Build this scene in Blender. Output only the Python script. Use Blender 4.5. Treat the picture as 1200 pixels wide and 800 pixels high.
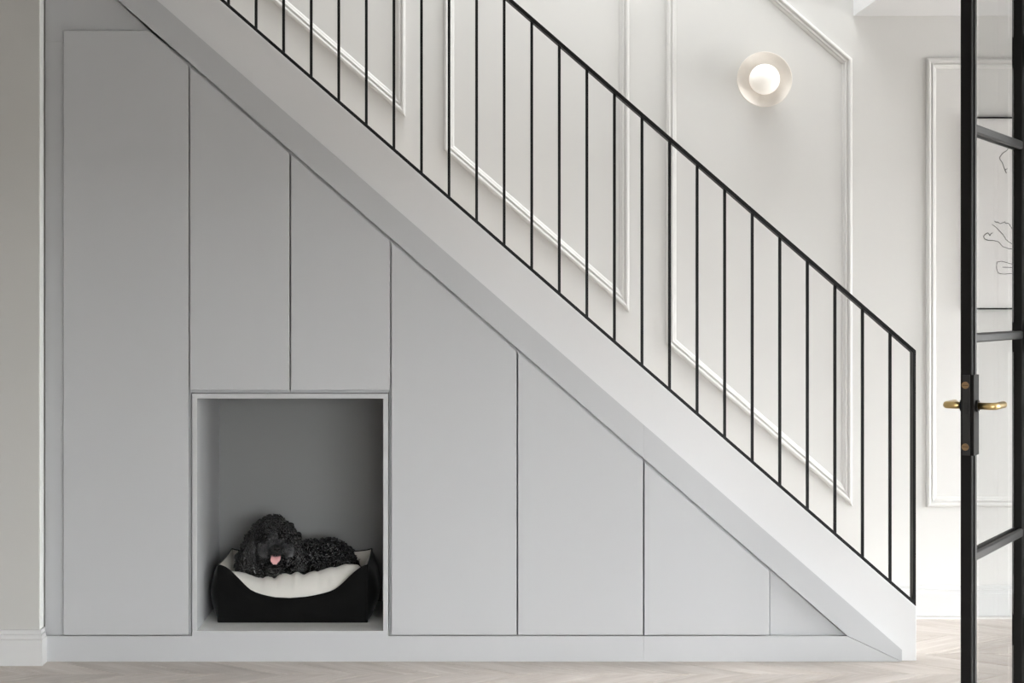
import bpy, bmesh, math, random
from mathutils import Vector, Matrix, noise
random.seed(7)
for o in list(bpy.data.objects): bpy.data.objects.remove(o)
S = bpy.context.scene
C = S.collection

# ------------------------------------------------------------------ camera
F, VX, VY, H = 1778.4, 515.0, 356.0, 1.343          # focal (px of a 1200x800 frame), vanishing point, eye height
D, DB = 5.70, 6.549                                  # distance of the cabinet fronts and of the rear wall
cam = bpy.data.cameras.new('camera'); camo = bpy.data.objects.new('camera', cam); C.objects.link(camo)
camo.location = (0, 0, H); camo.rotation_euler = (math.pi/2, 0, 0)
cam.sensor_width = 36; cam.lens = F*36/1200
cam.shift_x = (600-VX)/1200; cam.shift_y = -(400-VY)/1200
cam.clip_start = .05
S.camera = camo

# ------------------------------------------------------------------ light
w = bpy.data.worlds.new('world'); S.world = w; w.use_nodes = True
_nt = w.node_tree; _bg = _nt.nodes['Background']
_tc = _nt.nodes.new('ShaderNodeTexCoord'); _sp = _nt.nodes.new('ShaderNodeSeparateXYZ')
_rp = _nt.nodes.new('ShaderNodeValToRGB')                # overcast sky above, ground below the horizon
_mr = _nt.nodes.new('ShaderNodeMapRange'); _mr.inputs[1].default_value = -1; _mr.inputs[2].default_value = 1
_rp.color_ramp.elements[0].position = .495; _rp.color_ramp.elements[0].color = (.13, .13, .127, 1)
_rp.color_ramp.elements[1].position = .505; _rp.color_ramp.elements[1].color = (.955, .98, 1.0, 1)
_nt.links.new(_tc.outputs['Generated'], _sp.inputs[0]); _nt.links.new(_sp.outputs['Z'], _mr.inputs[0])
_nt.links.new(_mr.outputs[0], _rp.inputs[0]); _nt.links.new(_rp.outputs[0], _bg.inputs[0])
_bg.inputs[1].default_value = 9.6
def area(name, loc, direction, sx, sy, power, col=(.965, .985, 1), spread=180):
    l = bpy.data.lights.new(name, 'AREA'); l.shape = 'RECTANGLE'; l.size = sx; l.size_y = sy
    l.energy = power; l.color = col; l.spread = math.radians(spread)
    o = bpy.data.objects.new(name, l); C.objects.link(o); o.location = loc
    o.rotation_euler = Vector(direction).to_track_quat('-Z', 'Y').to_euler()
    return o
area('window_daylight', (5.96, 3.70, 1.10), (-1, 0, -.7), 1.8, 1.7, 26)
area('hall_daylight', (6.93, 5.62, 1.22), (-1, 0, .3), 1.5, 2.0, 62)
area('stairwell_fill', (.8, 6.1, 4.9), (0, 0, -1), 2.0, .7, 30, spread=125)  # added fill for the upper stair wall; the ceiling above is closed
S.view_settings.view_transform = 'Standard'; S.view_settings.look = 'None'
S.view_settings.gamma = 1; S.view_settings.use_curve_mapping = False
S.view_settings.exposure = 0.90

# ------------------------------------------------------------------ helpers
def px(x, y, d=D): return Vector(((x-VX)*d/F, d, H-(y-VY)*d/F))
def X(x, d=D): return (x-VX)*d/F
def Z(y, d=D): return H-(y-VY)*d/F

def obj(name, verts, faces, m, parent=None, smooth=False, bevel=0, seg=1):
    me = bpy.data.meshes.new(name); me.from_pydata([tuple(v) for v in verts], [], faces); me.update()
    bm = bmesh.new(); bm.from_mesh(me)
    bmesh.ops.recalc_face_normals(bm, faces=bm.faces)
    if bevel: bmesh.ops.bevel(bm, geom=list(bm.edges), offset=bevel, segments=seg, profile=.5, affect='EDGES', clamp_overlap=True)
    bm.to_mesh(me); bm.free()
    if smooth: me.polygons.foreach_set('use_smooth', [True]*len(me.polygons))
    if m: me.materials.append(m)
    o = bpy.data.objects.new(name, me); C.objects.link(o); o.parent = parent
    return o
def bxv(x0, x1, y0, y1, z0, z1):
    return ([(x0,y0,z0),(x1,y0,z0),(x1,y1,z0),(x0,y1,z0),(x0,y0,z1),(x1,y0,z1),(x1,y1,z1),(x0,y1,z1)],
            [(0,3,2,1),(4,5,6,7),(0,1,5,4),(1,2,6,5),(2,3,7,6),(3,0,4,7)])
def box(name, x0, x1, y0, y1, z0, z1, m, parent=None, bevel=0):
    v, f = bxv(x0, x1, y0, y1, z0, z1); return obj(name, v, f, m, parent, bevel=bevel)
def merge(parts):
    V, Fc = [], []
    for v, f in parts:
        n = len(V); V += list(v); Fc += [tuple(i+n for i in q) for q in f]
    return V, Fc
def prismv(poly, y0, y1):
    n = len(poly)
    return ([(p[0], y0, p[1]) for p in poly]+[(p[0], y1, p[1]) for p in poly],
            [tuple(range(n)), tuple(range(2*n-1, n-1, -1))]+[(i, (i+1) % n, n+(i+1) % n, n+i) for i in range(n)])
def prism(name, pxpoly, d, thick, m, parent=None, bevel=0, seg=1):
    """outline given in photo pixels on the plane at distance d, extruded backwards"""
    v, f = prismv([(X(a, d), Z(b, d)) for a, b in pxpoly], d, d+thick)
    return obj(name, v, f, m, parent, bevel=bevel, seg=seg)
def tubev(pts, rad, n=8, cap=True):
    pts = [Vector(p) for p in pts]; V, Fc = [], []
    up = None
    for i, p in enumerate(pts):
        t = (pts[min(i+1, len(pts)-1)]-pts[max(i-1, 0)])
        t = t.normalized() if t.length > 1e-9 else Vector((0, 0, 1))
        if up is None:
            up = Vector((0, 0, 1)) if abs(t.z) < .9 else Vector((1, 0, 0))
        a = t.cross(up)
        a = a.normalized() if a.length > 1e-6 else t.orthogonal().normalized()
        b = a.cross(t); up = b
        r = rad[i] if isinstance(rad, (list, tuple)) else rad
        for k in range(n):
            g = 2*math.pi*k/n; V.append(p+a*math.cos(g)*r+b*math.sin(g)*r)
    for i in range(len(pts)-1):
        for k in range(n):
            Fc.append((i*n+k, i*n+(k+1) % n, (i+1)*n+(k+1) % n, (i+1)*n+k))
    if cap:
        Fc.append(tuple(range(n-1, -1, -1))); e = (len(pts)-1)*n; Fc.append(tuple(range(e, e+n)))
    return V, Fc
def lathev(prof, n=48, axis='y'):
    """profile (radius, height) turned about the local y axis"""
    V, Fc = [], []
    for r, h in prof:
        for k in range(n):
            a = 2*math.pi*k/n; V.append((r*math.cos(a), h, r*math.sin(a)))
    for i in range(len(prof)-1):
        for k in range(n): Fc.append((i*n+k, i*n+(k+1) % n, (i+1)*n+(k+1) % n, (i+1)*n+k))
    return V, Fc
def ellv(c, r, seg=16, rings=10, rot=None):
    V, Fc = [], []
    c = Vector(c)
    for i in range(rings+1):
        th = math.pi*i/rings
        for k in range(seg):
            a = 2*math.pi*k/seg
            v = Vector((r[0]*math.sin(th)*math.cos(a), r[1]*math.sin(th)*math.sin(a), r[2]*math.cos(th)))
            if rot: v = rot @ v
            V.append(c+v)
    for i in range(rings):
        for k in range(seg): Fc.append((i*seg+k, (i+1)*seg+k, (i+1)*seg+(k+1) % seg, i*seg+(k+1) % seg))
    return V, Fc
def empty(name, loc=(0, 0, 0), rz=0):
    o = bpy.data.objects.new(name, None); C.objects.link(o); o.location = loc; o.rotation_euler = (0, 0, rz)
    o.empty_display_size = .1
    return o
def tag(o, label=None, cat=None, group=None, kind=None):
    if label: o['label'] = label
    if cat: o['category'] = cat
    if group: o['group'] = group
    if kind: o['kind'] = kind
    return o
def reparent(o, p):
    o.parent = p; o.matrix_parent_inverse = Matrix.Translation(-p.location)
    return o

# ------------------------------------------------------------------ materials
def mat(name, col, rough=.5, metal=0, bump=0, bscale=200, spec=.5, vary=0, vscale=3, sheen=0, emit=None, es=0, trans=0):
    m = bpy.data.materials.new(name); m.use_nodes = True
    nt = m.node_tree; b = nt.nodes['Principled BSDF']
    b.inputs['Base Color'].default_value = (*col, 1); b.inputs['Roughness'].default_value = rough
    b.inputs['Metallic'].default_value = metal; b.inputs['Specular IOR Level'].default_value = spec
    if sheen: b.inputs['Sheen Weight'].default_value = sheen; b.inputs['Sheen Roughness'].default_value = .4
    if emit: b.inputs['Emission Color'].default_value = (*emit, 1); b.inputs['Emission Strength'].default_value = es
    tc = nt.nodes.new('ShaderNodeTexCoord')
    if vary:
        n = nt.nodes.new('ShaderNodeTexNoise'); n.inputs['Scale'].default_value = vscale; n.inputs['Detail'].default_value = 4
        nt.links.new(tc.outputs['Object'], n.inputs['Vector'])
        mx = nt.nodes.new('ShaderNodeMix'); mx.data_type = 'RGBA'
        mx.inputs[6].default_value = (*[c*(1-vary) for c in col], 1); mx.inputs[7].default_value = (*[min(1, c*(1+vary)) for c in col], 1)
        nt.links.new(n.outputs['Fac'], mx.inputs[0]); nt.links.new(mx.outputs[2], b.inputs['Base Color'])
    if bump:
        n = nt.nodes.new('ShaderNodeTexNoise'); n.inputs['Scale'].default_value = bscale; n.inputs['Detail'].default_value = 3
        nt.links.new(tc.outputs['Object'], n.inputs['Vector'])
        bp = nt.nodes.new('ShaderNodeBump'); bp.inputs['Strength'].default_value = bump; bp.inputs['Distance'].default_value = .002
        nt.links.new(n.outputs['Fac'], bp.inputs['Height']); nt.links.new(bp.outputs['Normal'], b.inputs['Normal'])
    return m
M = {
 'wall':   mat('wall_paint_warm_white', (.67, .663, .644), .7, bump=.05, bscale=350, spec=.3),
 'ceil':   mat('ceiling_paint_white', (.72, .72, .72), .75, spec=.3, bump=.04, bscale=350),
 'beige':  mat('wall_paint_greige', (.545, .538, .517), .7, bump=.05, bscale=350, spec=.3),
 'trimw':  mat('trim_satin_white', (.62, .62, .614), .4, bump=.02, bscale=300, spec=.4),
 'stringer': mat('stair_paint_white', (.71, .71, .71), .45, bump=.03, bscale=260, spec=.4),
 'grey':   mat('lacquer_matt_grey', (.50, .507, .517), .42, bump=.02, bscale=500, spec=.4),
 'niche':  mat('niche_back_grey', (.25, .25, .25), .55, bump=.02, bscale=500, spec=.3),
 'nfloor': mat('niche_floor_lit_return_white', (.84, .84, .825), .45, bump=.02, bscale=300, spec=.4),
 'black':  mat('black_powder_coat', (.008, .008, .0085), .5, bump=.02, bscale=600, spec=.22),
 'steel':  mat('blackened_steel', (.007, .0065, .006), .68, bump=.02, bscale=500, spec=.18),
 'steel2': mat('steel_bead', (.024, .024, .023), .45, spec=.3, bump=.03, bscale=500),
 'brass':  mat('satin_brass', (.62, .46, .21), .28, metal=1, bump=.02, bscale=400),
 'bronze': mat('bronze_screw', (.36, .24, .13), .4, metal=1),
 'velvet': mat('black_velvet', (.004, .004, .004), .85, bump=.35, bscale=90, spec=.12, vary=.6, vscale=14, sheen=.09),
 'linen':  mat('beige_lining', (.70, .675, .62), .8, bump=.2, bscale=300, spec=.2, vary=.05, vscale=10),
 'cushion': mat('cream_cushion', (.80, .78, .73), .75, bump=.15, bscale=260, spec=.25, vary=.04, vscale=9),
 'fur':    mat('black_fur', (.0055, .0055, .006), .26, bump=.25, bscale=220, spec=.85, vary=.85, vscale=75),
 'furg':   mat('grey_black_muzzle_fur', (.10, .10, .103), .45, bump=.6, bscale=420, spec=.6, vary=.5, vscale=60),
 'furb':   mat('grey_undercoat', (.030, .030, .031), .5, bump=.7, bscale=300, spec=.4, vary=.6, vscale=80),
 'furm':   mat('dark_muzzle_fur', (.016, .016, .0165), .45, bump=.5, bscale=420, spec=.5, vary=.5, vscale=60),
 'nose':   mat('wet_black_nose', (.006, .006, .006), .18, bump=.3, bscale=500),
 'eye':    mat('dark_brown_eye', (.006, .004, .003), .04),
 'tongue': mat('pink_tongue', (.95, .47, .47), .35, bump=.4, bscale=260, vary=.15, vscale=60),
 'opal':   mat('opal_glass_lit', (.9, .88, .84), .3, emit=(1.0, .915, .80), es=.13),
 'dish':   mat('speckled_alabaster', (.80, .75, .69), .38, bump=.05, bscale=300, vary=.06, vscale=30),
 'paper':  mat('drawing_paper', (.76, .745, .73), .8, bump=.05, bscale=500, spec=.2),
 'ink':    mat('ink_line', (.02, .02, .02), .6),
 'oak':    mat('stair_oak', (.50, .44, .385), .5, bump=.05, bscale=90, vary=.1, vscale=12),
 'gap':    mat('dark_lock_slot', (.004, .004, .004), .5),
}
def glass_mat():
    m = bpy.data.materials.new('door_glass'); m.use_nodes = True; nt = m.node_tree
    nt.nodes.clear()
    o = nt.nodes.new('ShaderNodeOutputMaterial'); mx = nt.nodes.new('ShaderNodeMixShader')
    lw = nt.nodes.new('ShaderNodeLayerWeight'); lw.inputs['Blend'].default_value = .5
    pw = nt.nodes.new('ShaderNodeMath'); pw.operation = 'POWER'; pw.inputs[1].default_value = 5
    fr = nt.nodes.new('ShaderNodeMath'); fr.operation = 'MULTIPLY_ADD'; fr.inputs[1].default_value = .42; fr.inputs[2].default_value = .035
    nt.links.new(lw.outputs['Facing'], pw.inputs[0]); nt.links.new(pw.outputs[0], fr.inputs[0])
    t = nt.nodes.new('ShaderNodeBsdfTransparent'); t.inputs[0].default_value = (.985, .988, .987, 1)
    g = nt.nodes.new('ShaderNodeBsdfGlossy'); g.inputs['Roughness'].default_value = .0
    nt.links.new(fr.outputs[0], mx.inputs[0]); nt.links.new(t.outputs[0], mx.inputs[1]); nt.links.new(g.outputs[0], mx.inputs[2])
    nt.links.new(mx.outputs[0], o.inputs[0])
    return m
M['glass'] = glass_mat()
def wood_mat():
    m = bpy.data.materials.new('limed_oak_plank'); m.use_nodes = True; nt = m.node_tree; L = nt.links.new
    b = nt.nodes['Principled BSDF']; b.inputs['Roughness'].default_value = .42; b.inputs['Specular IOR Level'].default_value = .45
    tc = nt.nodes.new('ShaderNodeTexCoord'); oi = nt.nodes.new('ShaderNodeObjectInfo')
    ad = nt.nodes.new('ShaderNodeVectorMath'); ad.operation = 'MULTIPLY_ADD'
    cb = nt.nodes.new('ShaderNodeCombineXYZ')
    for i in range(3): L(oi.outputs['Random'], cb.inputs[i])
    ad.inputs[1].default_value = (1, 1, 1)
    sc = nt.nodes.new('ShaderNodeVectorMath'); sc.operation = 'SCALE'; sc.inputs['Scale'].default_value = 37.0
    L(cb.outputs[0], sc.inputs[0]); L(tc.outputs['Object'], ad.inputs[0]); L(sc.outputs[0], ad.inputs[2])
    mp = nt.nodes.new('ShaderNodeMapping'); mp.inputs['Scale'].default_value = (1.3, 8, 8); L(ad.outputs[0], mp.inputs['Vector'])
    wv = nt.nodes.new('ShaderNodeTexNoise'); wv.inputs['Scale'].default_value = 1.6; wv.inputs['Detail'].default_value = 6; wv.inputs['Distortion'].default_value = 1.4
    L(mp.outputs[0], wv.inputs['Vector'])
    rp = nt.nodes.new('ShaderNodeValToRGB'); e = rp.color_ramp.elements
    e[0].position = .30; e[0].color = (.47, .415, .37, 1); e[1].position = .72; e[1].color = (.61, .555, .51, 1)
    L(wv.outputs['Fac'], rp.inputs[0])
    # limed pores: fine pale streaks along the grain
    mp2 = nt.nodes.new('ShaderNodeMapping'); mp2.inputs['Scale'].default_value = (5, 110, 110); L(ad.outputs[0], mp2.inputs['Vector'])
    n2 = nt.nodes.new('ShaderNodeTexNoise'); n2.inputs['Scale'].default_value = 1; n2.inputs['Detail'].default_value = 3; L(mp2.outputs[0], n2.inputs['Vector'])
    r2 = nt.nodes.new('ShaderNodeValToRGB'); r2.color_ramp.elements[0].position = .56; r2.color_ramp.elements[1].position = .70
    L(n2.outputs['Fac'], r2.inputs[0])
    mu = nt.nodes.new('ShaderNodeMath'); mu.operation = 'MULTIPLY'; mu.inputs[1].default_value = .4; L(r2.outputs[0], mu.inputs[0])
    mx = nt.nodes.new('ShaderNodeMix'); mx.data_type = 'RGBA'; L(mu.outputs[0], mx.inputs[0]); L(rp.outputs[0], mx.inputs[6]); mx.inputs[7].default_value = (.80, .77, .73, 1)
    hs = nt.nodes.new('ShaderNodeHueSaturation')
    mr = nt.nodes.new('ShaderNodeMapRange'); mr.inputs[3].default_value = .90; mr.inputs[4].default_value = 1.10; L(oi.outputs['Random'], mr.inputs[0])
    L(mr.outputs[0], hs.inputs['Value']); L(mx.outputs[2], hs.inputs['Color']); L(hs.outputs[0], b.inputs['Base Color'])
    bp = nt.nodes.new('ShaderNodeBump'); bp.inputs['Strength'].default_value = .15; bp.inputs['Distance'].default_value = .001
    L(n2.outputs['Fac'], bp.inputs['Height']); L(bp.outputs[0], b.inputs['Normal'])
    return m
M['plank'] = wood_mat()
M['joint'] = mat('floor_joint_glint', (.85, .83, .80), .8)  # pale tone stands in for light caught on the plank edges

# ------------------------------------------------------------------ the setting
XL, XR, YR, ZC = -3.0, 6.00, -2.2, 2.585              # room limits
ZU = 5.0
floor = tag(box('floor', XL-.2, 7.2, YR, DB+.2, -.15, -.0025, M['joint']), kind='structure')
# chevron oak planks
RW, SP, ANG = .32, .2875, math.radians(35)
sh = RW/math.tan(ANG)
def plank_mesh(up):
    g = .0016; ch = .0014
    a = ANG if up else -ANG
    pts = [(0, 0), (SP, 0), (SP+sh, RW), (sh, RW)] if up else [(0, 0), (SP, 0), (SP-sh, RW), (-sh, RW)]
    ca, sa = math.cos(-a), math.sin(-a)
    c = Vector((sum(p[0] for p in pts)/4, sum(p[1] for p in pts)/4))
    def ring(off, z):
        r = []
        for i in range(4):
            p = Vector(pts[i]); q = Vector(pts[i-1]); n = Vector(pts[(i+1) % 4])
            e1 = (p-q).normalized(); e2 = (n-p).normalized()
            n1 = Vector((-e1.y, e1.x)); n2 = Vector((-e2.y, e2.x))
            m = (n1+n2); m = m/(m.dot(n1)) if abs(m.dot(n1)) > 1e-6 else n1
            v = p+m*off
            r.append((v.x*ca-v.y*sa, v.x*sa+v.y*ca, z))
        return r
    V = ring(g, -.012)+ring(g, -ch)+ring(g+ch, 0)
    Fc = [(8, 9, 10, 11)]
    for k in range(2):
        for i in range(4): Fc.append((k*4+i, k*4+(i+1) % 4, (k+1)*4+(i+1) % 4, (k+1)*4+i))
    return V, Fc, a
PM = {}
for up in (True, False):
    V, Fc, a = plank_mesh(up)
    me = bpy.data.meshes.new('plank'); me.from_pydata(V, [], Fc); me.update(); me.materials.append(M['plank']); PM[up] = (me, a)
Y0 = 5.512-RW*24
far_parts = {True: [], False: []}
cand = []
nrow = 0
y = Y0; r = 0
while y < DB+.02:
    up = (r % 2 == 1)
    # row r covers y .. y+RW ; r=23 lies just in front of the spine at 5.512 and leans to the right
    xs = -1.0015-SP*16 + (0 if up else .5*sh)
    xs += (-(5.512-5.44)/math.tan(ANG)) + (0 if not up else 0)
    i = 0
    while xs+i*SP < 7.8:
        x0 = xs+i*SP + (0 if up else sh) - sh*1.0 + (0.0)
        cand.append((x0, y, up)); i += 1
    y += RW; r += 1
seen = []
for x0, y, up in cand:
    xm = x0+SP/2+(sh/2 if up else -sh/2); ym = y+RW/2
    if xm < XL-.1 or xm > 7.0: continue
    if y+RW > DB+.18: continue
    s = F/ym
    vis = (VX+xm*s > -90 and VX+xm*s < 1290 and ym > 4.9)
    if vis and len(seen) < 290: seen.append((x0, y, up))
    else: far_parts[up].append((x0, y))
for x0, y, up in seen:
    me, a = PM[up]
    o = bpy.data.objects.new('plank', me); C.objects.link(o); o.parent = floor
    o.location = (x0, y, 0); o.rotation_euler = (0, 0, a)
rest = []
for up in (True, False):
    V, Fc, a = plank_mesh(up); ca, sa = math.cos(a), math.sin(a)
    for x0, y in far_parts[up]:
        rest.append(([(x*ca-yy*sa+x0, x*sa+yy*ca+y, z) for x, yy, z in V], Fc))
if rest:
    v, f = merge(rest); tag(obj('chevron_planks', v, f, M['plank'], floor), kind='stuff')

wall_back = tag(box('wall_back', XL-.2, 7.2, DB, DB+.18, 0, ZU, M['wall']), kind='structure')
PROF = [(0, 0), (0, .011), (.004, .016), (.011, .018), (.0165, .0145), (.0185, .009), (.0225, .009), (.025, .0135), (.029, .0135),
        (.032, .008), (.037, .0065), (.041, .0045), (.044, 0)]
def molding(poly, name='panel_molding'):
    """poly: outer outline (x, z) counter-clockwise seen from the room; mitred picture-rail profile on the rear wall"""
    n = len(poly); V, Fc = [], []
    P = [Vector(p) for p in poly]
    for s, h in PROF:
        for i in range(n):
            e1 = (P[i]-P[i-1]).normalized(); e2 = (P[(i+1) % n]-P[i]).normalized()
            n1 = Vector((-e1.y, e1.x)); n2 = Vector((-e2.y, e2.x)); m = n1+n2; m = m/m.dot(n1)
            q = P[i]+m*s; V.append((q.x, DB-h, q.y))
    for k in range(len(PROF)-1):
        for i in range(n): Fc.append((k*n+i, k*n+(i+1) % n, (k+1)*n+(i+1) % n, (k+1)*n+i))
    return obj(name, V, Fc, M['wall'], wall_back)
def q(x, y): return (X(x, DB), Z(y, DB))
hp = 523
for xa, xb, yb in ((258, 475, 137), (520.3, 737, 365), (780.5, 998, 592.5)):
    ya = yb-.871*(xb-xa)
    molding([q(xa, ya), q(xb, yb), q(xb, yb-hp), q(xa, ya-hp)])
molding([q(1085, 593.5), q(1420, 593.5), q(1420, 68.8), q(1085, 68.8)])
BASE = [(0, 0), (.022, 0), (.022, .094), (.0205, .096), (.0205, .0965), (.016, .099), (.016, .1125), (.0145, .1145), (.0105, .116), (.0105, .129), (.009, .131), (0, .131)]
def base_back(name, x0, x1, yw):
    pr = [(yw-a, b) for a, b in BASE]; n = len(pr)
    v = [(x0, a, b) for a, b in pr]+[(x1, a, b) for a, b in pr]
    f = [tuple(range(n)), tuple(range(2*n-1, n-1, -1))]+[(i, (i+1) % n, n+(i+1) % n, n+i) for i in range(n)]
    return tag(obj(name, v, f, M['trimw']), kind='structure')
base_back('baseboard_back', 1.80, 6.999, DB)
# left partition: front face a little nearer than the cabinets
YP = 5.653; XP = X(46, YP)
wall_left = tag(box('wall_left', XL, XP, YP, YP+.22, 0, ZU, M['beige'], bevel=.0015), kind='structure')
tag(box('wall_return_lit_skin', XP-.0005, XP+.003, YP+.001, YP+.0495, .12, ZC, M['nfloor']), kind='structure')  # plaster return skinned whiter to imitate the light striking it
def base_corner(name):
    V, Fc = [], []
    for a, b in BASE:
        V += [(XL, YP-a, b), (XP+.003+a*.62, YP-a, b), (XP+.003+a*.62, 5.7005, b)]
    n = len(BASE)
    for k in range(n-1):
        for i in range(2): Fc.append((k*3+i, k*3+i+1, (k+1)*3+i+1, (k+1)*3+i))
    return tag(obj(name, V, Fc, M['trimw']), kind='structure')
base_corner('baseboard_left')
# ceilings and the stairwell edge
XF = X(1000, DB)
tag(box('ceiling', XF, 7.2, 5.65, DB+.18, ZC, ZC+.32, M['ceil']), kind='structure')
tag(box('ceiling_room', XL-.2, 7.2, YR, 5.65, ZC, ZC+.1, M['ceil']), kind='structure')
tag(box('ceiling_stairwell', XL-.2, 4.8, 5.4, DB+.18, ZU, ZU+.1, M['ceil']), kind='structure')
tag(box('wall_upper', XL-.2, 4.8, 5.45, 5.649, ZC+.1, ZU, M['wall']), kind='structure')
tag(box('wall_stairwell_left', XL-.2, XL, YP+.22, DB, 0, ZU, M['wall']), kind='structure')
tag(box('wall_stairwell_right', 4.6, 4.8, 5.65, DB, ZC+.32, ZU, M['wall']), kind='structure')
tag(box('wall_left_light_baffle', XL-.2, XL, YR, YP, 0, ZC, M['beige']), kind='structure')  # unseen, added only to keep light off the left side
# right side of the room with its window, and of the hall behind
def holed(name, xa, xb, ya, yb, za, zb, y0, y1, z0, z1, m):
    p = [bxv(xa, xb, ya, y0, za, zb), bxv(xa, xb, y1, yb, za, zb), bxv(xa, xb, y0, y1, za, z0), bxv(xa, xb, y0, y1, z1, zb)]
    v, f = merge([b for b in p]); return tag(obj(name, v, f, m), kind='structure')
holed('wall_right', XR, XR+.2, YR, 4.75, 0, ZC, 2.8, 4.6, .12, 2.08, M['beige'])
holed('wall_hall_right', 7.0, 7.2, 4.75, DB, 0, ZC, 4.85, 6.4, .15, 2.30, M['wall'])
def rear():  # unseen wall, added with its opening placed to grade the daylight
    p = [bxv(XL-.2, .3, YR-.2, YR, 0, ZC), bxv(4.2, 6.2, YR-.2, YR, 0, ZC), bxv(.3, 4.2, YR-.2, YR, 1.95, ZC)]
    v, f = merge(p); tag(obj('wall_rear_light_baffle', v, f, M['beige']), kind='structure')
rear()
def window(name, xa, y0, y1, z0, z1, ny):
    wroot = tag(empty(name, (xa, (y0+y1)/2, z0)), kind='structure')
    t = .05
    fr = obj('window_frame', *merge([bxv(xa+.07, xa+.13, y0, y0+t, z0, z1), bxv(xa+.07, xa+.13, y1-t, y1, z0, z1),
             bxv(xa+.07, xa+.13, y0+t, y1-t, z0, z0+t), bxv(xa+.07, xa+.13, y0+t, y1-t, z1-t, z1)]+
             [bxv(xa+.085, xa+.115, y0+(y1-y0)*i/ny-.015, y0+(y1-y0)*i/ny+.015, z0+t, z1-t) for i in range(1, ny)]), M['trimw'])
    reparent(fr, wroot)
    reparent(box('pane', xa+.098, xa+.102, y0+t, y1-t, z0+t, z1-t, M['glass']), wroot)
window('window_1', XR, 2.8, 4.6, .12, 2.08, 3)
tag(box('wall_room_end', XR+.2, 7.2, 4.55, 4.749, 0, ZC, M['beige']), kind='structure')
window('window_2', 7.0, 4.85, 6.4, .15, 2.30, 2)

# ------------------------------------------------------------------ staircase
SL = .8713
def low(x): return SL*(x-138)            # lower edge of the grey fascia (photo rows)
def upp(x): return .8717*(x-183.75)      # upper edge of the fascia
stairs = tag(empty('staircase', (1.3, 6.1, 0)), 'white straight staircase with closed stringer rising past the grey cupboards', 'staircase')
DS = 5.7172
st = prism('stringer', [(1073.7, 710.5), (1073.7, 774.6), (1050, 774.6), (1020, SL*(1020-158)+5), (53, SL*(53-158)), (53, .8705*(53-257.5)), ], DS, .07, M['stringer'], bevel=.0015)
reparent(st, stairs)
XN, RUN, RISE = 1.736, .2353, .2048
tag(box('floor_landing', XL, -1.345, YP+.225, DB-.001, 2.75, 2.867, M['oak']), kind='structure')
for k in range(1, 14):
    xn = XN-RUN*(k-1)
    reparent(box('tread', xn-RUN-.02, xn, DS+.071, DB-.0005, k*RISE-.032, k*RISE, M['oak'], bevel=.003), stairs)
    reparent(box('riser', xn-.036, xn-.018, DS+.071, DB-.0005, (k-1)*RISE, k*RISE-.032, M['trimw']), stairs)
fa = tag(empty('fascia_board', px(700, 600)+Vector((0, 0, 0))), 'grey sloping fascia boards edging the cupboard tops below the white stringer', 'fascia board')
SEAM = 754.3
reparent(prism('board', [(SEAM-.06, upp(SEAM)), (SEAM-.06, low(SEAM)), (53, low(53)), (53, upp(53))], D, .0168, M['grey'], bevel=.0003), fa)
reparent(prism('board', [(1057, 761.2), (1057, 774.8), (993.2, 744.8), (SEAM+.06, low(SEAM)), (SEAM+.06, upp(SEAM))], D, .0168, M['grey'], bevel=.0003), fa)

# ------------------------------------------------------------------ balustrade
bal = tag(empty('stair_balustrade', px(1070, 708, 5.74)), 'black metal balustrade with slim upright bars standing on the white stair stringer', 'balustrade')
DR = 5.722
def bar(name, polypx, d, thick): return reparent(prism(name, polypx, d, thick, M['black'], bevel=.0012), bal)
def rt(x): return .8688*(x-601.2)             # top of the handrail
def bt(x): return .8705*(x-257.3)             # stringer top
bar('handrail', [(1073.6, rt(1073.6)), (1073.6, rt(1073.6)+5.6), (1068, rt(1068)+5.6), (200, rt(200)+5.6), (200, rt(200))], DR, .041)
bar('bottom_rail', [(1073.4, bt(1073.4)-.2), (53, bt(53)-.2), (53, bt(53)-5.0), (1073.4, bt(1073.4)-5.0)], DR, .041)
bar('newel_post', [(1070.1, rt(1070)+3), (1073.5, rt(1073.5)+1), (1073.5, bt(1073.5)-.4), (1070.1, bt(1070)-.4)], DR-.0002, .0414)
for i in range(31):
    x = 1043.5-32.33*i
    a, b = x-1.6, x+1.6
    bar('baluster', [(a, rt(a)+5.0), (b, rt(b)+5.0), (b, bt(b)-4.5), (a, bt(a)-4.5)], DR+.008, .012)

# ------------------------------------------------------------------ cupboards under the stairs
ZP = Z(745)
YB = D+.020
def dtop(x): return low(x)+4.5
def cabinet(label, a, b, top, bot, ba, bb, btop, bbot, depth=.55):
    e = tag(empty('under_stair_cabinet', (X((a+b)/2), D+.3, Z(bot))), label, 'cabinet')
    pb = [(ba, bbot), (bb, bbot)]+btop
    reparent(prism('body', pb, YB, depth, M['grey']), e)
    reparent(prism('door', [(a, bot), (b, bot)]+top, D, .0185, M['grey'], bevel=.0022, seg=2), e)
    return e
def slope(a, b): return [(b, dtop(b)), (a, dtop(a))]
def bs(a, b): return [(b, low(b)+.6), (a, low(a)+.6)]
cabinet('tallest grey cupboard door beside the left wall, top cut by the stair slope', 74.2, 220.9, [(220.9, dtop(220.9)), (174.4, 36), (74.2, 36)], 743.6,
        76, 224.3, [(224.3, low(224.3)+.6), (177, 37.5), (76, 37.5)], 745)
cabinet('grey cupboard door above the dog niche, next to the tallest door', 222.6, 339.2, slope(222.6, 339.2), 457, 224.8, 339.8, bs(224.8, 339.8), 460)
cabinet('shorter grey cupboard door above the dog niche with a steep sloping top', 341, 456.7, slope(341, 456.7), 457, 340.4, 455.8, bs(340.4, 455.8), 460)
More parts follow.
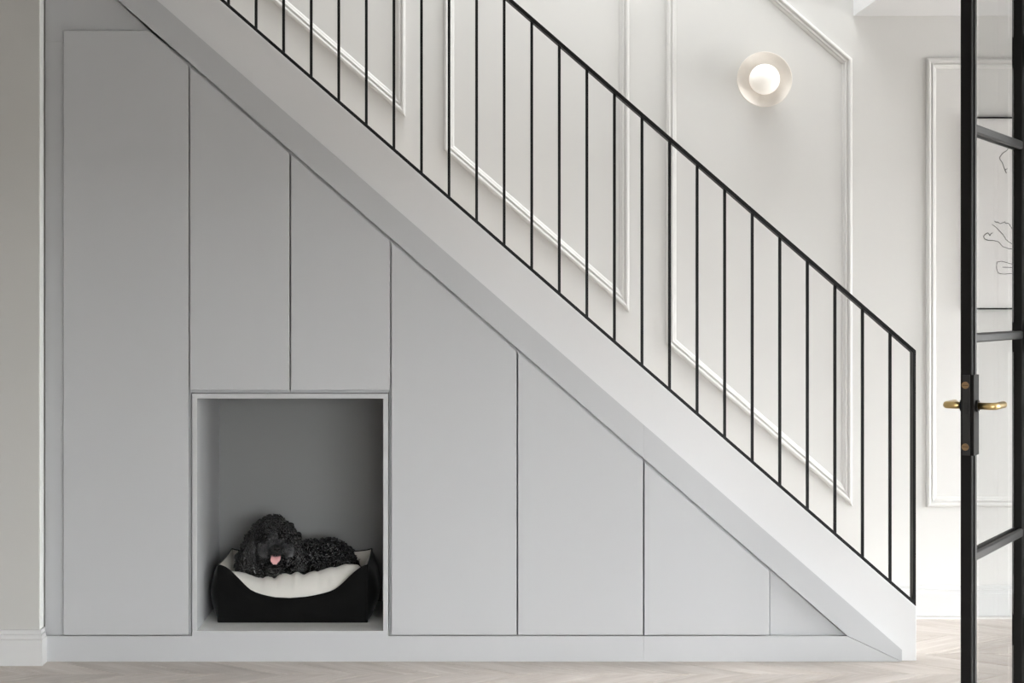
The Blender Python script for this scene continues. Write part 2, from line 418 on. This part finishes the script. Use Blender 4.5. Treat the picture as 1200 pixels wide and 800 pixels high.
cabinet('full-height grey cupboard door directly to the stair-foot side of the dog niche', 458.6, 605.2, slope(458.6, 605.2), 743.6, 456.2, 605.7, bs(456.2, 605.7), 745)
cabinet('medium grey cupboard door second from the foot of the stairs', 607, 753.3, slope(607, 753.3), 743.6, 606.5, 753.8, bs(606.5, 753.8), 745)
cabinet('lowest grey cupboard door beside the foot of the stairs', 755.1, 900.8, slope(755.1, 900.8), 743.6, 754.8, 901.8, bs(754.8, 901.8), 745, .5)
pl = tag(empty('plinth', (X(500), D, 0)), 'long grey plinth board running along the floor under the cupboards', 'plinth')
x0 = X(50.6)
reparent(prism('board', [(53.2, 745), (SEAM-.06, 745), (SEAM-.06, 775), (53.2, 775)], D, .0165, M['grey'], bevel=.0003), pl)
reparent(prism('board', [(SEAM+.06, 745), (992.5, 745), (1056.3, 774.9), (SEAM+.06, 775)], D, .0165, M['grey'], bevel=.0003), pl)
DF = 5.7185
def filler(label, poly, d=DF): return tag(prism('filler_panel', poly, d, .016, M['grey']), label, 'filler panel')
xl = VX+(XP+.0035)*F/(DF+.006)
filler('narrow grey upright filler strip between the left wall and the tallest door', [(xl, 48.3), (75.6, 48.3), (75.6, 745.5), (xl, 745.5)], DF+.006)
filler('grey filler panel above the tallest door under the stair slope', [(xl, 48), (75.4, 48), (75.4, 36.8), (176.5, 36.8), (150, low(150)+2), (xl, low(xl)+2)], DF+.006)
filler('small triangular grey filler panel below the fascia at the foot of the stairs', [(902.4, low(902.4)+.5), (902.4, 745), (992, 745)], DF+.006)

# ------------------------------------------------------------------ dog niche
ni = tag(empty('dog_niche', (X(340), D+.3, Z(745.3))), 'square open grey box niche built between the cupboard doors around the dog bed', 'niche')
ND = .587
a0, a1, b0, b1 = X(225), X(455), X(231), X(449)
zt0, zt1, zb1, zb0 = Z(460.9), Z(467), Z(739), Z(745.2)
reparent(box('side_panel', a0, b0, D, D+ND, zb1, zt1, M['grey'], bevel=.0006), ni)
reparent(box('side_panel', b1, a1, D, D+ND, zb1, zt1, M['grey'], bevel=.0006), ni)
reparent(box('top_panel', a0, a1, D, D+ND, zt1+.0003, zt0, M['grey'], bevel=.0006), ni)
reparent(box('bottom_panel', a0, a1, D, D+ND, zb0, zb1-.0003, M['nfloor'], bevel=.0006), ni)
reparent(box('edge_strip', a0, a1, D-.0006, D, zb0, zb1-.0003, M['grey']), ni)
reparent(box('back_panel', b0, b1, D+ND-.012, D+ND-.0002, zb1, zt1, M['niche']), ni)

# ------------------------------------------------------------------ dog bed
ZB = zb1+.0005
YF, YK = 5.846, 6.235
bx0, bx1 = X(255.5, YF), X(430.5, YF)
bed = tag(empty('dog_bed', ((bx0+bx1)/2, (YF+YK)/2, ZB)), 'black velvet dog bed with dipped front edge and cream cushion inside the niche', 'dog bed')
FP = [(120,370),(150,380),(180,400),(210,430),(240,460),(270,492),(300,520),(335,538),(370,550),(410,560),(450,568),(540,573),(640,565),(690,556),(740,545),(780,533),(810,520),(835,502),(860,480),(885,455),(910,430),(935,408),(960,390),(985,376),(1005,370)]
FP = [((235+a/5.16-256.5)/(429.8-256.5), Z(590+b/5.16, YF)) for a, b in FP]
def interp(T, u):
    if u <= T[0][0]: return T[0][1]
    for (u0, z0), (u1, z1) in zip(T, T[1:]):
        if u <= u1: return z0+(z1-z0)*(u-u0)/(u1-u0)
    return T[-1][1]
ZT = Z(661.7, YF)
def sheet(p0, p1, out, topf, bulge_o, bulge_i, th, name, nu=36, nv=14, taper=1):
    """one padded wall from p0 to p1: outer velvet skin and inner lining pillow"""
    p0 = Vector(p0); p1 = Vector(p1); out = Vector(out)
    def surf(sign, bulge):
        V, Fc = [], []
        for j in range(nv+1):
            v = j/nv
            for i in range(nu+1):
                u = i/nu; zt = topf(u)
                base = p0.lerp(p1, u)
                prof = math.sin(math.pi*min(1, max(0, v)))**.7
                edge = (1-abs(2*u-1)**6)
                wr = noise.noise(Vector((u*5, v*4, sign*3.7+p0.x*9)))*.004
                off = (bulge*prof*edge + (wr if 0 < v < 1 else 0))*sign
                inner = 0 if sign > 0 else -th*(1-v)*.6
                V.append(base+out*(off+inner)+Vector((0, 0, ZB+(zt-ZB)*v)))
        for j in range(nv):
            for i in range(nu):
                k = j*(nu+1)+i; Fc.append((k, k+1, k+nu+2, k+nu+1))
        return V, Fc
    V, Fc = surf(1, bulge_o)
    o = reparent(obj(name, V, Fc, M['velvet'], smooth=True), bed)
    V, Fc = surf(-1, bulge_i)
    l = obj('lining', V, Fc, M['linen'], smooth=True); l.parent = o
    # piping along the rim
    pts = [Vector(p0.lerp(p1, i/nu))+Vector((0, 0, topf(i/nu))) for i in range(nu+1)]
    V, Fc = tubev(pts, .0022, 6); l = obj('piping', V, Fc, M['velvet'], smooth=True); l.parent = o
    return o
flat = lambda u: ZT-.006*math.sin(math.pi*u)
backf = lambda u: ZT-.020*math.sin(math.pi*u)**.6
sheet((bx0, YF, 0), (bx1, YF, 0), (0, -1, 0), lambda u: interp(FP, u), .010, .030, .05, 'front_wall', nu=60)
sheet((bx0, YK, 0), (bx1, YK, 0), (0, 1, 0), backf, .020, .030, .05, 'back_wall')
sheet((bx0, YF, 0), (bx0, YK, 0), (-1, 0, 0), flat, .040, .028, .05, 'side_wall')
sheet((bx1, YF, 0), (bx1, YK, 0), (1, 0, 0), flat, .040, .028, .05, 'side_wall')
for cx in (bx0, bx1):
    for cy in (YF, YK):
        V, Fc = tubev([(cx, cy, ZB+.002), (cx, cy, (ZB+ZT)/2), (cx, cy, ZT)], .0030, 6)
        reparent(obj('corner_seam', V, Fc, M['velvet'], smooth=True), bed)
# cushion
CR = [(268, 668), (275, 669), (290, 672), (305, 676), (314, 675), (322, 674), (330, 671.5), (345, 671), (360, 670), (375, 668), (390, 664.5), (405, 661.5), (418, 661), (425, 664)]
YCR = 5.935
CRX = [(X(a, YCR), Z(b, YCR)) for a, b in CR]
def cushion():
    nx, ny = 90, 50; V, Fc = [], []
    cx0, cx1, cy0, cy1 = bx0+.004, bx1-.004, YF+.008, YK-.02
    zb = ZB+.012
    for j in range(ny+1):
        v = j/ny
        for i in range(nx+1):
            u = i/nx; x = cx0+(cx1-cx0)*u; yy = cy0+(cy1-cy0)*v
            zc = interp(CRX, x)
            vc = (YCR-cy0)/(cy1-cy0)
            if v < vc:
                t = v/vc; pr = .50+.50*math.sin(t*math.pi/2)**.8
            else:
                t = (v-vc)/(1-vc); pr = 1-.32*math.sin(min(1, t*1.6)*math.pi/2)
            z = zb+(zc-zb)*pr
            wr = .006*noise.noise(Vector((x*26, yy*13, 1.3)))+.0015*noise.noise(Vector((x*60, yy*20, 5.1)))
            for fx, wd, dp in ((322, .010, .012), (308, .008, .007), (356, .013, .010), (372, .009, .005), (340, .010, .004)):
                dx = x-X(fx, YCR)-(YCR-yy)*.25*math.sin(fx)
                z -= dp*math.exp(-(dx/wd)**2)*(math.exp(-((yy-YCR)/.05)**2))
            z += wr*(1 if v > .02 else 0)
            e = min(u, 1-u)*2; z = zb+(z-zb)*(min(1, e/.14)**.25*.35+.65 if e < .14 else 1)
            V.append((x, yy, z))
    n = len(V)
    for j in range(ny):
        for i in range(nx):
            k = j*(nx+1)+i; Fc.append((k, k+1, k+nx+2, k+nx+1))
    # skirt down to a flat underside
    rim = [i for i in range(nx+1)]+[(j+1)*(nx+1)-1 for j in range(1, ny+1)]+[ny*(nx+1)+i for i in range(nx-1, -1, -1)]+[j*(nx+1) for j in range(ny-1, 0, -1)]
    m = len(rim)
    for k in rim: V.append((V[k][0], V[k][1], ZB+.004))
    for a in range(m): Fc.append((rim[a], n+a, n+(a+1) % m, rim[(a+1) % m]))
    Fc.append(tuple(n+a for a in range(m)))
    return V, Fc
V, Fc = cushion()
reparent(tag(obj('cushion', V, Fc, M['cushion'], smooth=True), 'puffy cream cushion'), bed)

# ------------------------------------------------------------------ dog
dog = tag(empty('dog', px(360, 672, 6.06)), 'curly black poodle-type dog lying in the bed, mouth open, tongue out', 'dog')
U = .00337
def P3(x, y, d): return px(x, y, d)
blobs = [ # centre (photo px, distance) and radii in metres
 ((319, 629, 6.035), (.074, .085, .080)), ((320, 618, 6.015), (.060, .075, .040)), ((304, 627, 6.00), (.036, .055, .040)), ((336, 627, 6.00), (.034, .055, .040)),
 ((319.5, 622.5, 5.965), (.050, .038, .032)),
 ((320.5, 634, 5.955), (.036, .060, .026)), ((323.5, 641, 5.915), (.030, .050, .022)),
 ((313, 645, 5.935), (.025, .050, .023)), ((336, 645, 5.930), (.026, .048, .024)), ((307, 640, 5.965), (.028, .04, .030)), ((341, 639, 5.965), (.026, .04, .030)),
 ((323.5, 646.5, 5.905), (.030, .032, .012)),
 ((322, 664, 5.950), (.033, .050, .010)), ((322, 668, 5.960), (.031, .042, .022)), ((307, 655, 5.975), (.022, .03, .03)), ((339, 655, 5.975), (.022, .03, .03)),
 ((318, 655, 6.02), (.075, .05, .06)), ((318, 668, 6.03), (.080, .072, .050)),
 ((297, 633, 6.005), (.026, .045, .034)), ((291.5, 644, 6.00), (.027, .043, .040)), ((287, 655, 5.995), (.030, .042, .038)), ((285.5, 664.5, 5.99), (.030, .040, .028)), ((297, 665, 5.99), (.028, .036, .030)),
 ((344, 632, 6.005), (.023, .045, .032)), ((348, 643, 6.00), (.024, .042, .040)), ((351, 655, 5.995), (.026, .040, .036)), ((350, 664.5, 5.99), (.03, .038, .024)),
 ((333, 664, 6.09), (.10, .085, .065)), ((362, 656, 6.10), (.095, .085, .076)), ((386, 654, 6.10), (.085, .085, .076)), ((399, 658, 6.08), (.058, .08, .062)),
 ((398, 665, 6.03), (.060, .055, .036)), ((376, 667, 6.02), (.050, .04, .030)),
 ((306, 674, 5.985), (.026, .050, .020)), ((334, 674, 5.985), (.026, .050, .020)),
 ((412, 664, 6.11), (.030, .025, .022)), 
]
def remeshed(parts, voxel, name, smooth_it=4):
    v, f = merge(parts)
    o = obj(name, v, f, None)
    r = o.modifiers.new('r', 'REMESH'); r.mode = 'VOXEL'; r.voxel_size = voxel
    s = o.modifiers.new('s', 'SMOOTH'); s.iterations = smooth_it; s.factor = .5
    dg = bpy.context.evaluated_depsgraph_get(); dg.update()
    me = bpy.data.meshes.new_from_object(o.evaluated_get(dg)); bpy.data.objects.remove(o)
    return me
body_me = remeshed([ellv(P3(*c), r, 24, 16) for c, r in blobs], .0045, 'body_tmp')
# photo-space helpers used to keep the face short-haired
def face_w(p):
    """1 on the short-coated muzzle, 0 on the curly coat"""
    d = Vector(((p.x-X(323, 5.93))/.068, (p.y-5.915)/.060, (p.z-Z(645, 5.93))/.066)).length
    return max(0, min(1, (1.15-d)/.25))
def greyp(p):
    a = Vector(((p.x-X(324, 5.9))/.036, (p.z-Z(648, 5.9))/.034)).length
    if a <= 1 or p.z < Z(657, 5.9): return False
    for ex, ey in ((310.8, 628.6), (330.6, 628.0)):
        if Vector((p.x-X(ex, 5.916), p.z-Z(ey, 5.916))).length < .019: return False
    return p.z < Z(637, 5.93) or abs(p.x-X(321, 5.93)) < .029
# curly lumps pressed into the coat
for vtx in body_me.vertices:
    p = vtx.co; fw = face_w(p)
    c = noise.voronoi(p*44)[0]
    vtx.co = p+vtx.normal*((.0115*(.5-c[0]*1.5))*(1-fw)+.0010*noise.noise(p*260)*fw)
body_me.update()
body_me.materials.append(M['fur']); body_me.materials.append(M['furb']); body_me.materials.append(M['fur'])
for pg in body_me.polygons:
    if face_w(pg.center) > .5: pg.material_index = 2 if not greyp(pg.center) else 1
body_me.polygons.foreach_set('use_smooth', [True]*len(body_me.polygons))
bo = bpy.data.objects.new('body', body_me); C.objects.link(bo); reparent(bo, dog)
# ringlets all over the coat: little coiled tufts
rnd = random.Random(3)
polys = [pg for pg in body_me.polygons]
areas = []; acc = 0
for pg in polys: acc += pg.area; areas.append(acc)
import bisect
def sample():
    pg = polys[bisect.bisect(areas, rnd.random()*acc) % len(polys)]
    return pg.center.copy(), pg.normal.copy()
curl = []
cnt = 0
while cnt < 2600:
    p, n = sample()
    if n.y > .45 or p.z < ZB+.10: 
        if rnd.random() < .8: continue
    fw = face_w(p)
    if fw > .25: continue
    cnt += 1
    t = n.orthogonal().normalized(); t = Matrix.Rotation(rnd.random()*6.28, 3, n) @ t
    b = n.cross(t)
    R = rnd.uniform(.0050, .0095); tr = rnd.uniform(.0018, .0034); turns = rnd.uniform(1.0, 1.7); lift = rnd.uniform(.001, .005)
    ax = (n*rnd.uniform(.2, 1)+t*rnd.uniform(-1, 1)).normalized(); e1 = ax.orthogonal().normalized(); e2 = ax.cross(e1)
    pts = []
    for k in range(9):
        a = k/8*turns*6.283
        pts.append(p+n*lift+e1*math.cos(a)*R+e2*math.sin(a)*R+ax*(k/8-.5)*R*1.6)
    curl.append(tubev(pts, [tr*(.6+.7*math.sin(math.pi*k/8)) for k in range(9)], 4, False))
v, f = merge(curl)
reparent(tag(obj('curly_coat', v, f, M['fur'], smooth=True), kind='stuff'), dog)
# long wavy ear hair
def ear(cxs, name):
    st = []
    for k in range(130):
        u = rnd.random()
        x0 = max(-6, min(6, rnd.gauss(0, 4.0))); y0 = rnd.uniform(626, 654)
        i = (y0-626)/34
        xx = cxs[0]+(cxs[1]-cxs[0])*i+x0
        d = 5.985-.028*max(0, 1-(x0/9)**2)+rnd.uniform(-.008, .012)
        ln = rnd.uniform(14, 26); ph = rnd.random()*6.28; am = rnd.uniform(.8, 1.7)
        pts = [P3(xx+am*math.sin(ph+t*2.2)+x0*.03*t, min(y0+ln*t/7, 673), d-.004*math.sin(ph*2+t*2.0)) for t in range(8)]
        st.append(tubev(pts, [.0022*(1-.09*t) for t in range(8)], 4, True))
    v, f = merge(st); reparent(tag(obj(name, v, f, M['fur'], smooth=True), kind='stuff'), dog)
ear((298, 283), 'ear_hair'); ear((343, 353), 'ear_hair')
# short pale-tipped whisker fur on the muzzle
st = []
nc0 = P3(325, 642.8, 5.852)
face_polys = [pg for pg in polys if face_w(pg.center) > .3 and pg.normal.y < .3]
for k in range(3600):
    pg = rnd.choice(face_polys); p = pg.center; n = pg.normal
    if Vector((p.x-nc0.x, p.z-nc0.z)).length < .021 and p.y < 5.90: continue
    side = 1 if p.x > X(323, 5.93) else -1
    dr = (n*.55+Vector((side*.5*min(1, abs(p.x-X(323, 5.93))/.03), .1, .25 if p.z > Z(640, 5.93) else -.35))+Vector((rnd.gauss(0, .3), rnd.gauss(0, .3), rnd.gauss(0, .3)))).normalized()
    ln = rnd.uniform(.004, .011)
    s = n.orthogonal().normalized()*.0008
    st.append(([p-s, p+s, p+dr*ln*.6+Vector((0, 0, -.0006)), p+dr*ln+Vector((0, 0, -.0018))], [(0, 1, 2), (0, 2, 3)]))
for nm, sel, mm in (('muzzle_fur', True, 'furg'), ('mouth_fur', False, 'furm')):
    v, f = merge([q_ for q_ in st if greyp(q_[0][0]) == sel]); reparent(tag(obj(nm, v, f, M[mm]), kind='stuff'), dog)
# tail wisp
st = []
for k in range(26):
    ph = rnd.random()*6.28
    pts = [P3(411+t*1.7+rnd.gauss(0, .4), 661-rnd.uniform(-2, 3)-t*rnd.uniform(-.6, 1.0), 6.09+.01*math.sin(ph)) for t in range(7)]
    st.append(tubev(pts, [.002*(1-.13*t) for t in range(7)], 4, True))
v, f = merge(st); reparent(tag(obj('tail_hair', v, f, M['fur'], smooth=True), kind='stuff'), dog)
# eyes
for ex, ey, ed in ((310.8, 628.8, 5.916), (330.6, 628.0, 5.914)):
    c = P3(ex, ey, ed)
    V, Fc = ellv(c, (.0088, .0080, .0084), 20, 12); reparent(obj('eye', V, Fc, M['eye'], smooth=True), dog)
# nose: rounded triangular pad with two nostrils
nc = P3(325, 642.8, 5.852)
nme = remeshed([ellv(nc+Vector((0, 0, .002)), (.0155, .012, .0095), 20, 12), ellv(nc+Vector((-.008, -.002, .001)), (.009, .010, .0085), 16, 10), ellv(nc+Vector((.008, -.002, .001)), (.009, .010, .0085), 16, 10), ellv(nc+Vector((0, .001, -.006)), (.009, .009, .009), 16, 10)], .0014, 'n', 3)
for vtx in nme.vertices:
    for s in (-1, 1):
        dd = vtx.co-(nc+Vector((s*.008, -.011, -.001))); g = math.exp(-((dd.x/.0038)**2+(dd.z/.0026)**2))
        if vtx.co.y < nc.y: vtx.co.y += .007*g
    g = math.exp(-((vtx.co.x-nc.x)/.0012)**2)
    if vtx.co.y < nc.y: vtx.co.y += .0012*g
nme.materials.append(M['nose']); nme.polygons.foreach_set('use_smooth', [True]*len(nme.polygons))
no = bpy.data.objects.new('nose', nme); C.objects.link(no); reparent(no, dog)
# tongue: curved tapered slab with a groove
V, Fc = [], []
tc = P3(323.3, 651.6, 5.905)
for j in range(13):
    t = j/12
    yy = -.030*math.sin(t*1.3); zz = .001-.0275*t**1.25; wd = .0195*math.sqrt(max(.03, 1-(max(0, t-.45)/.56)**2.4))
    for i in range(11):
        u = i/10*2-1
        V.append(tc+Vector((u*wd+.001*math.sin(t*5), yy+.002*abs(u)*t, zz-.0022*(math.exp(-(u/.16)**2))+.003*u*u)))
for j in range(12):
    for i in range(10): k = j*11+i; Fc.append((k, k+1, k+12, k+11))
to = obj('tongue', V, Fc, M['tongue'], smooth=True); so = to.modifiers.new('solid', 'SOLIDIFY'); so.thickness = .005; so.offset = -1
reparent(to, dog)
for sgn in (-1, 1):
    V, Fc = ellv(P3(323.5+sgn*5.6, 651.8, 5.894), (.004, .006, .004), 10, 8)

# ------------------------------------------------------------------ wall light
DSC = 6.468
sc = tag(empty('wall_sconce', P3(895.2, 93.4, DSC)), 'round wall light with pale dish and glowing globe above the handrail', 'wall light')
def part(name, prof, m, n=64):
    V, Fc = lathev(prof, n); o = obj(name, V, Fc, m, smooth=True); o.parent = sc; return o
part('dish', [(.0001, .014), (.05, .012), (.085, .006), (.104, -.003), (.1135, -.012), (.1165, -.0145), (.1180, -.013), (.1175, -.010), (.108, .001), (.088, .011), (.05, .018), (.0001, .020)], M['dish'])
part('globe', [(.065*math.sin(a*math.pi/24), -.012-.065*math.cos(a*math.pi/24)*.8) for a in range(0, 22)], M['opal'])
part('backplate', [(.0001, .018), (.045, .018), (.047, .020), (.047, DB-DSC-.0005), (.0001, DB-DSC-.0005)], M['brass'])

# ------------------------------------------------------------------ picture
pic = tag(empty('framed_drawing', P3(1220, 362, DB)), 'black line drawing in a thin black frame on the panelled wall behind the glass door', 'picture')
DP = DB-.022
fx0, fx1, fz0, fz1 = X(1134.5, DP), X(1300, DP), Z(362.5, DP), Z(136.8, DP)
t = .007
for args in ((fx0, fx0+t, fz0, fz1), (fx1-t, fx1, fz0, fz1)):
    reparent(box('frame_side', args[0], args[1], DP, DB-.0005, args[2], args[3], M['black']), pic)
for z0, z1 in ((fz0, fz0+t), (fz1-t, fz1)):
    reparent(box('frame_rail', fx0+t, fx1-t, DP, DB-.0005, z0, z1, M['black']), pic)
reparent(box('drawing_sheet', fx0+t, fx1-t, DP+.008, DP+.011, fz0+t, fz1-t, M['paper']), pic)
SQ = [[(172,145),(168,152),(150,165),(138,180),(140,190),(150,205),(155,220),(165,243),(158,231),(168,225)],
 [(118,430),(125,435),(130,432),(140,440),(150,436),(158,432),(162,440),(170,438),(178,445),(187,462),(200,470),(215,460),(226,470)],
 [(110,443),(130,460),(150,482),(160,497),(172,510),(187,519),(205,522)],
 [(110,475),(103,482),(100,488),(92,476),(85,478),(75,490),(80,500),(95,506),(115,505),(135,512),(150,530),(172,537),(195,540)],
 [(190,600),(165,592),(145,586),(128,590),(126,615),(132,632),(150,637),(190,635),(205,620),(190,600)], [(150,610),(190,612)],
 [(230,115),(236,128),(231,150),(240,175)], [(226,236),(236,243)], [(228,335),(236,346),(246,340)],
 [(229,520),(234,535),(228,548),(240,560)], [(227,590),(238,585),(250,598),(240,615),(228,605)], [(228,630),(240,626),(256,640)],
 [(260,180),(275,220),(268,260),(285,300),(280,350)], [(255,420),(280,440),(300,430),(320,470),(310,520)], [(280,560),(300,590),(330,600),(350,570)]]
for sq in SQ:
    pts = [P3(1130+a/3.333, 130+b/3.333, DP+.0078) for a, b in sq]
    fine = []
    for a, b in zip(pts, pts[1:]):
        for k in range(4): fine.append(a.lerp(b, k/4)+Vector((rnd.gauss(0, .0006), 0, rnd.gauss(0, .0006))))
    fine.append(pts[-1])
    V, Fc = tubev(fine, .00135, 5); reparent(obj('ink_line', V, Fc, M['ink']), pic)

# ------------------------------------------------------------------ glazed steel door, standing open
A2 = Vector((1.598, 4.526)); LD = Vector((.561, .828)); NV = Vector((.828, -.561))     # on its face; towards the hinge; out of the visible face
PF = A2-LD*.042; TH = .032; WS = .041
LEN = .655
dr = tag(empty('door_1', (PF.x, PF.y, 0)), 'open black steel and glass door with brass lever handles', kind='structure')
ang = math.atan2(LD.y, LD.x)
dr.rotation_euler = (0, 0, ang)
# local frame: x along the leaf from the free edge to the hinge, y = 0 the visible face, +y through the leaf
def dbox(name, x0, x1, y0, y1, z0, z1, m, bevel=.001, parent=None): return box(name, x0, x1, y0, y1, z0, z1, m, parent or dr, bevel)
ZD0, ZD1 = .008, 2.50
dbox('stile', 0, WS, 0, TH, ZD0, ZD1, M['steel'], .002)
dbox('stile', LEN-WS, LEN, 0, TH, ZD0, ZD1, M['steel'], .002)
dbox('rail', WS, LEN-WS, 0, TH, ZD0, ZD0+.06, M['steel'])
dbox('rail', WS, LEN-WS, 0, TH, ZD1-.05, ZD1, M['steel'])
ZBARS = (.590, 1.241, 1.866)
zs = [ZD0+.06]
for zb in ZBARS:
    b_ = dbox('glazing_bar', WS, LEN-WS, -.004, .012, zb-.0135, zb+.0135, M['steel2'], .004)
    dbox('back_bead', WS, LEN-WS, .021, TH+.003, zb-.0135, zb+.0135, M['steel2'], .004, b_)
    zs.append(zb)
zs.append(ZD1-.05)
for z0, z1 in zip(zs, zs[1:]): dbox('pane', WS-.004, LEN-WS+.004, .0135, .0195, z0+.0, z1-.0, M['glass'], 0)
dbox('edge_bead', WS-.018, WS+.001, -.005, 0, ZD0+.06, ZD1-.05, M['steel2'], .0015)
# lock
HZ = 1.04
dbox('lock_case', -.0015, .055, -.0075, -.0002, HZ-.146, HZ+.093, M['steel'], .001)
lp = dbox('lock_plate', -.0025, 0, .004, TH-.006, HZ-.146, HZ+.093, M['steel2'], .0005)
dbox('latch_slot', -.0030, -.0024, .008, TH-.012, HZ-.023, HZ+.011, M['gap'], 0, lp)
for dz in (.062, -.121):
    V, Fc = tubev([(-.0045, .017, HZ+dz), (-.002, .017, HZ+dz)], .0105, 20); s_ = obj('screw', V, Fc, M['bronze'], lp)
    V, Fc = bxv(-.0048, -.0044, .0085, .0255, HZ+dz-.0006, HZ+dz+.0006); obj('screw_slot', V, Fc, M['gap'], lp)
for sgn, y0 in ((-1, -.0075), (1, TH)):
    hx = .028
    y1 = y0+sgn*.046
    hd = obj('lever_handle', *tubev([(hx, y0, HZ), (hx, y0+sgn*.036, HZ), (hx, y1-sgn*.002, HZ), (hx+.006, y1+sgn*.004, HZ), (hx+.016, y1+sgn*.006, HZ), (hx+.105, y1+sgn*.006, HZ)], .0105, 20), M['brass'], dr, smooth=False)
    for pg in hd.data.polygons: pg.use_smooth = len(pg.vertices) == 4
    obj('rose', *tubev([(hx, y0, HZ), (hx, y0+sgn*.006, HZ)], .018, 24), M['steel'], hd)
# hinges and the fixed glazed screen that carries the door
for hz in (2.18, 1.233, .256):
    h_ = dbox('hinge', LEN+.0015, LEN+.012, -.012, .012, hz-.05, hz+.05, M['steel'], .002)
    obj('knuckle', *tubev([(LEN+.008, -.010, hz-.05), (LEN+.008, -.010, hz+.05)], .008, 12), M['steel'], h_)
JX, JY = 1.975, 4.985; SX = JX+.80
scn = tag(empty('door_2', (JX, JY, 0)), 'fixed black steel and glass side screen carrying the open glass door', kind='structure')
def sbox(name, *a, m='steel', bevel=.0015): return reparent(box(name, *a, M[m], None, bevel), scn)
sbox('jamb_post', JX, JX+.05, JY, JY+.06, 0, ZC-.001)
sbox('stile', JX+.0505, JX+.105, JY+.01, JY+.05, .005, 2.5)
sbox('stile', SX-.05, SX, JY+.01, JY+.05, .005, 2.5)
sbox('rail', JX+.1055, SX-.0505, JY+.01, JY+.05, .005, .068)
sbox('rail', JX+.0505, SX, JY+.01, JY+.05, 2.4505, ZC-.001)
zs = [.068]+list(ZBARS)+[2.45]
for zb in ZBARS: sbox('glazing_bar', JX+.1055, SX-.0505, JY+.012, JY+.048, zb-.0135, zb+.0135, m='steel2')
for z0, z1 in zip(zs, zs[1:]): sbox('pane', JX+.1, SX-.045, JY+.027, JY+.033, z0, z1, m='glass', bevel=0)
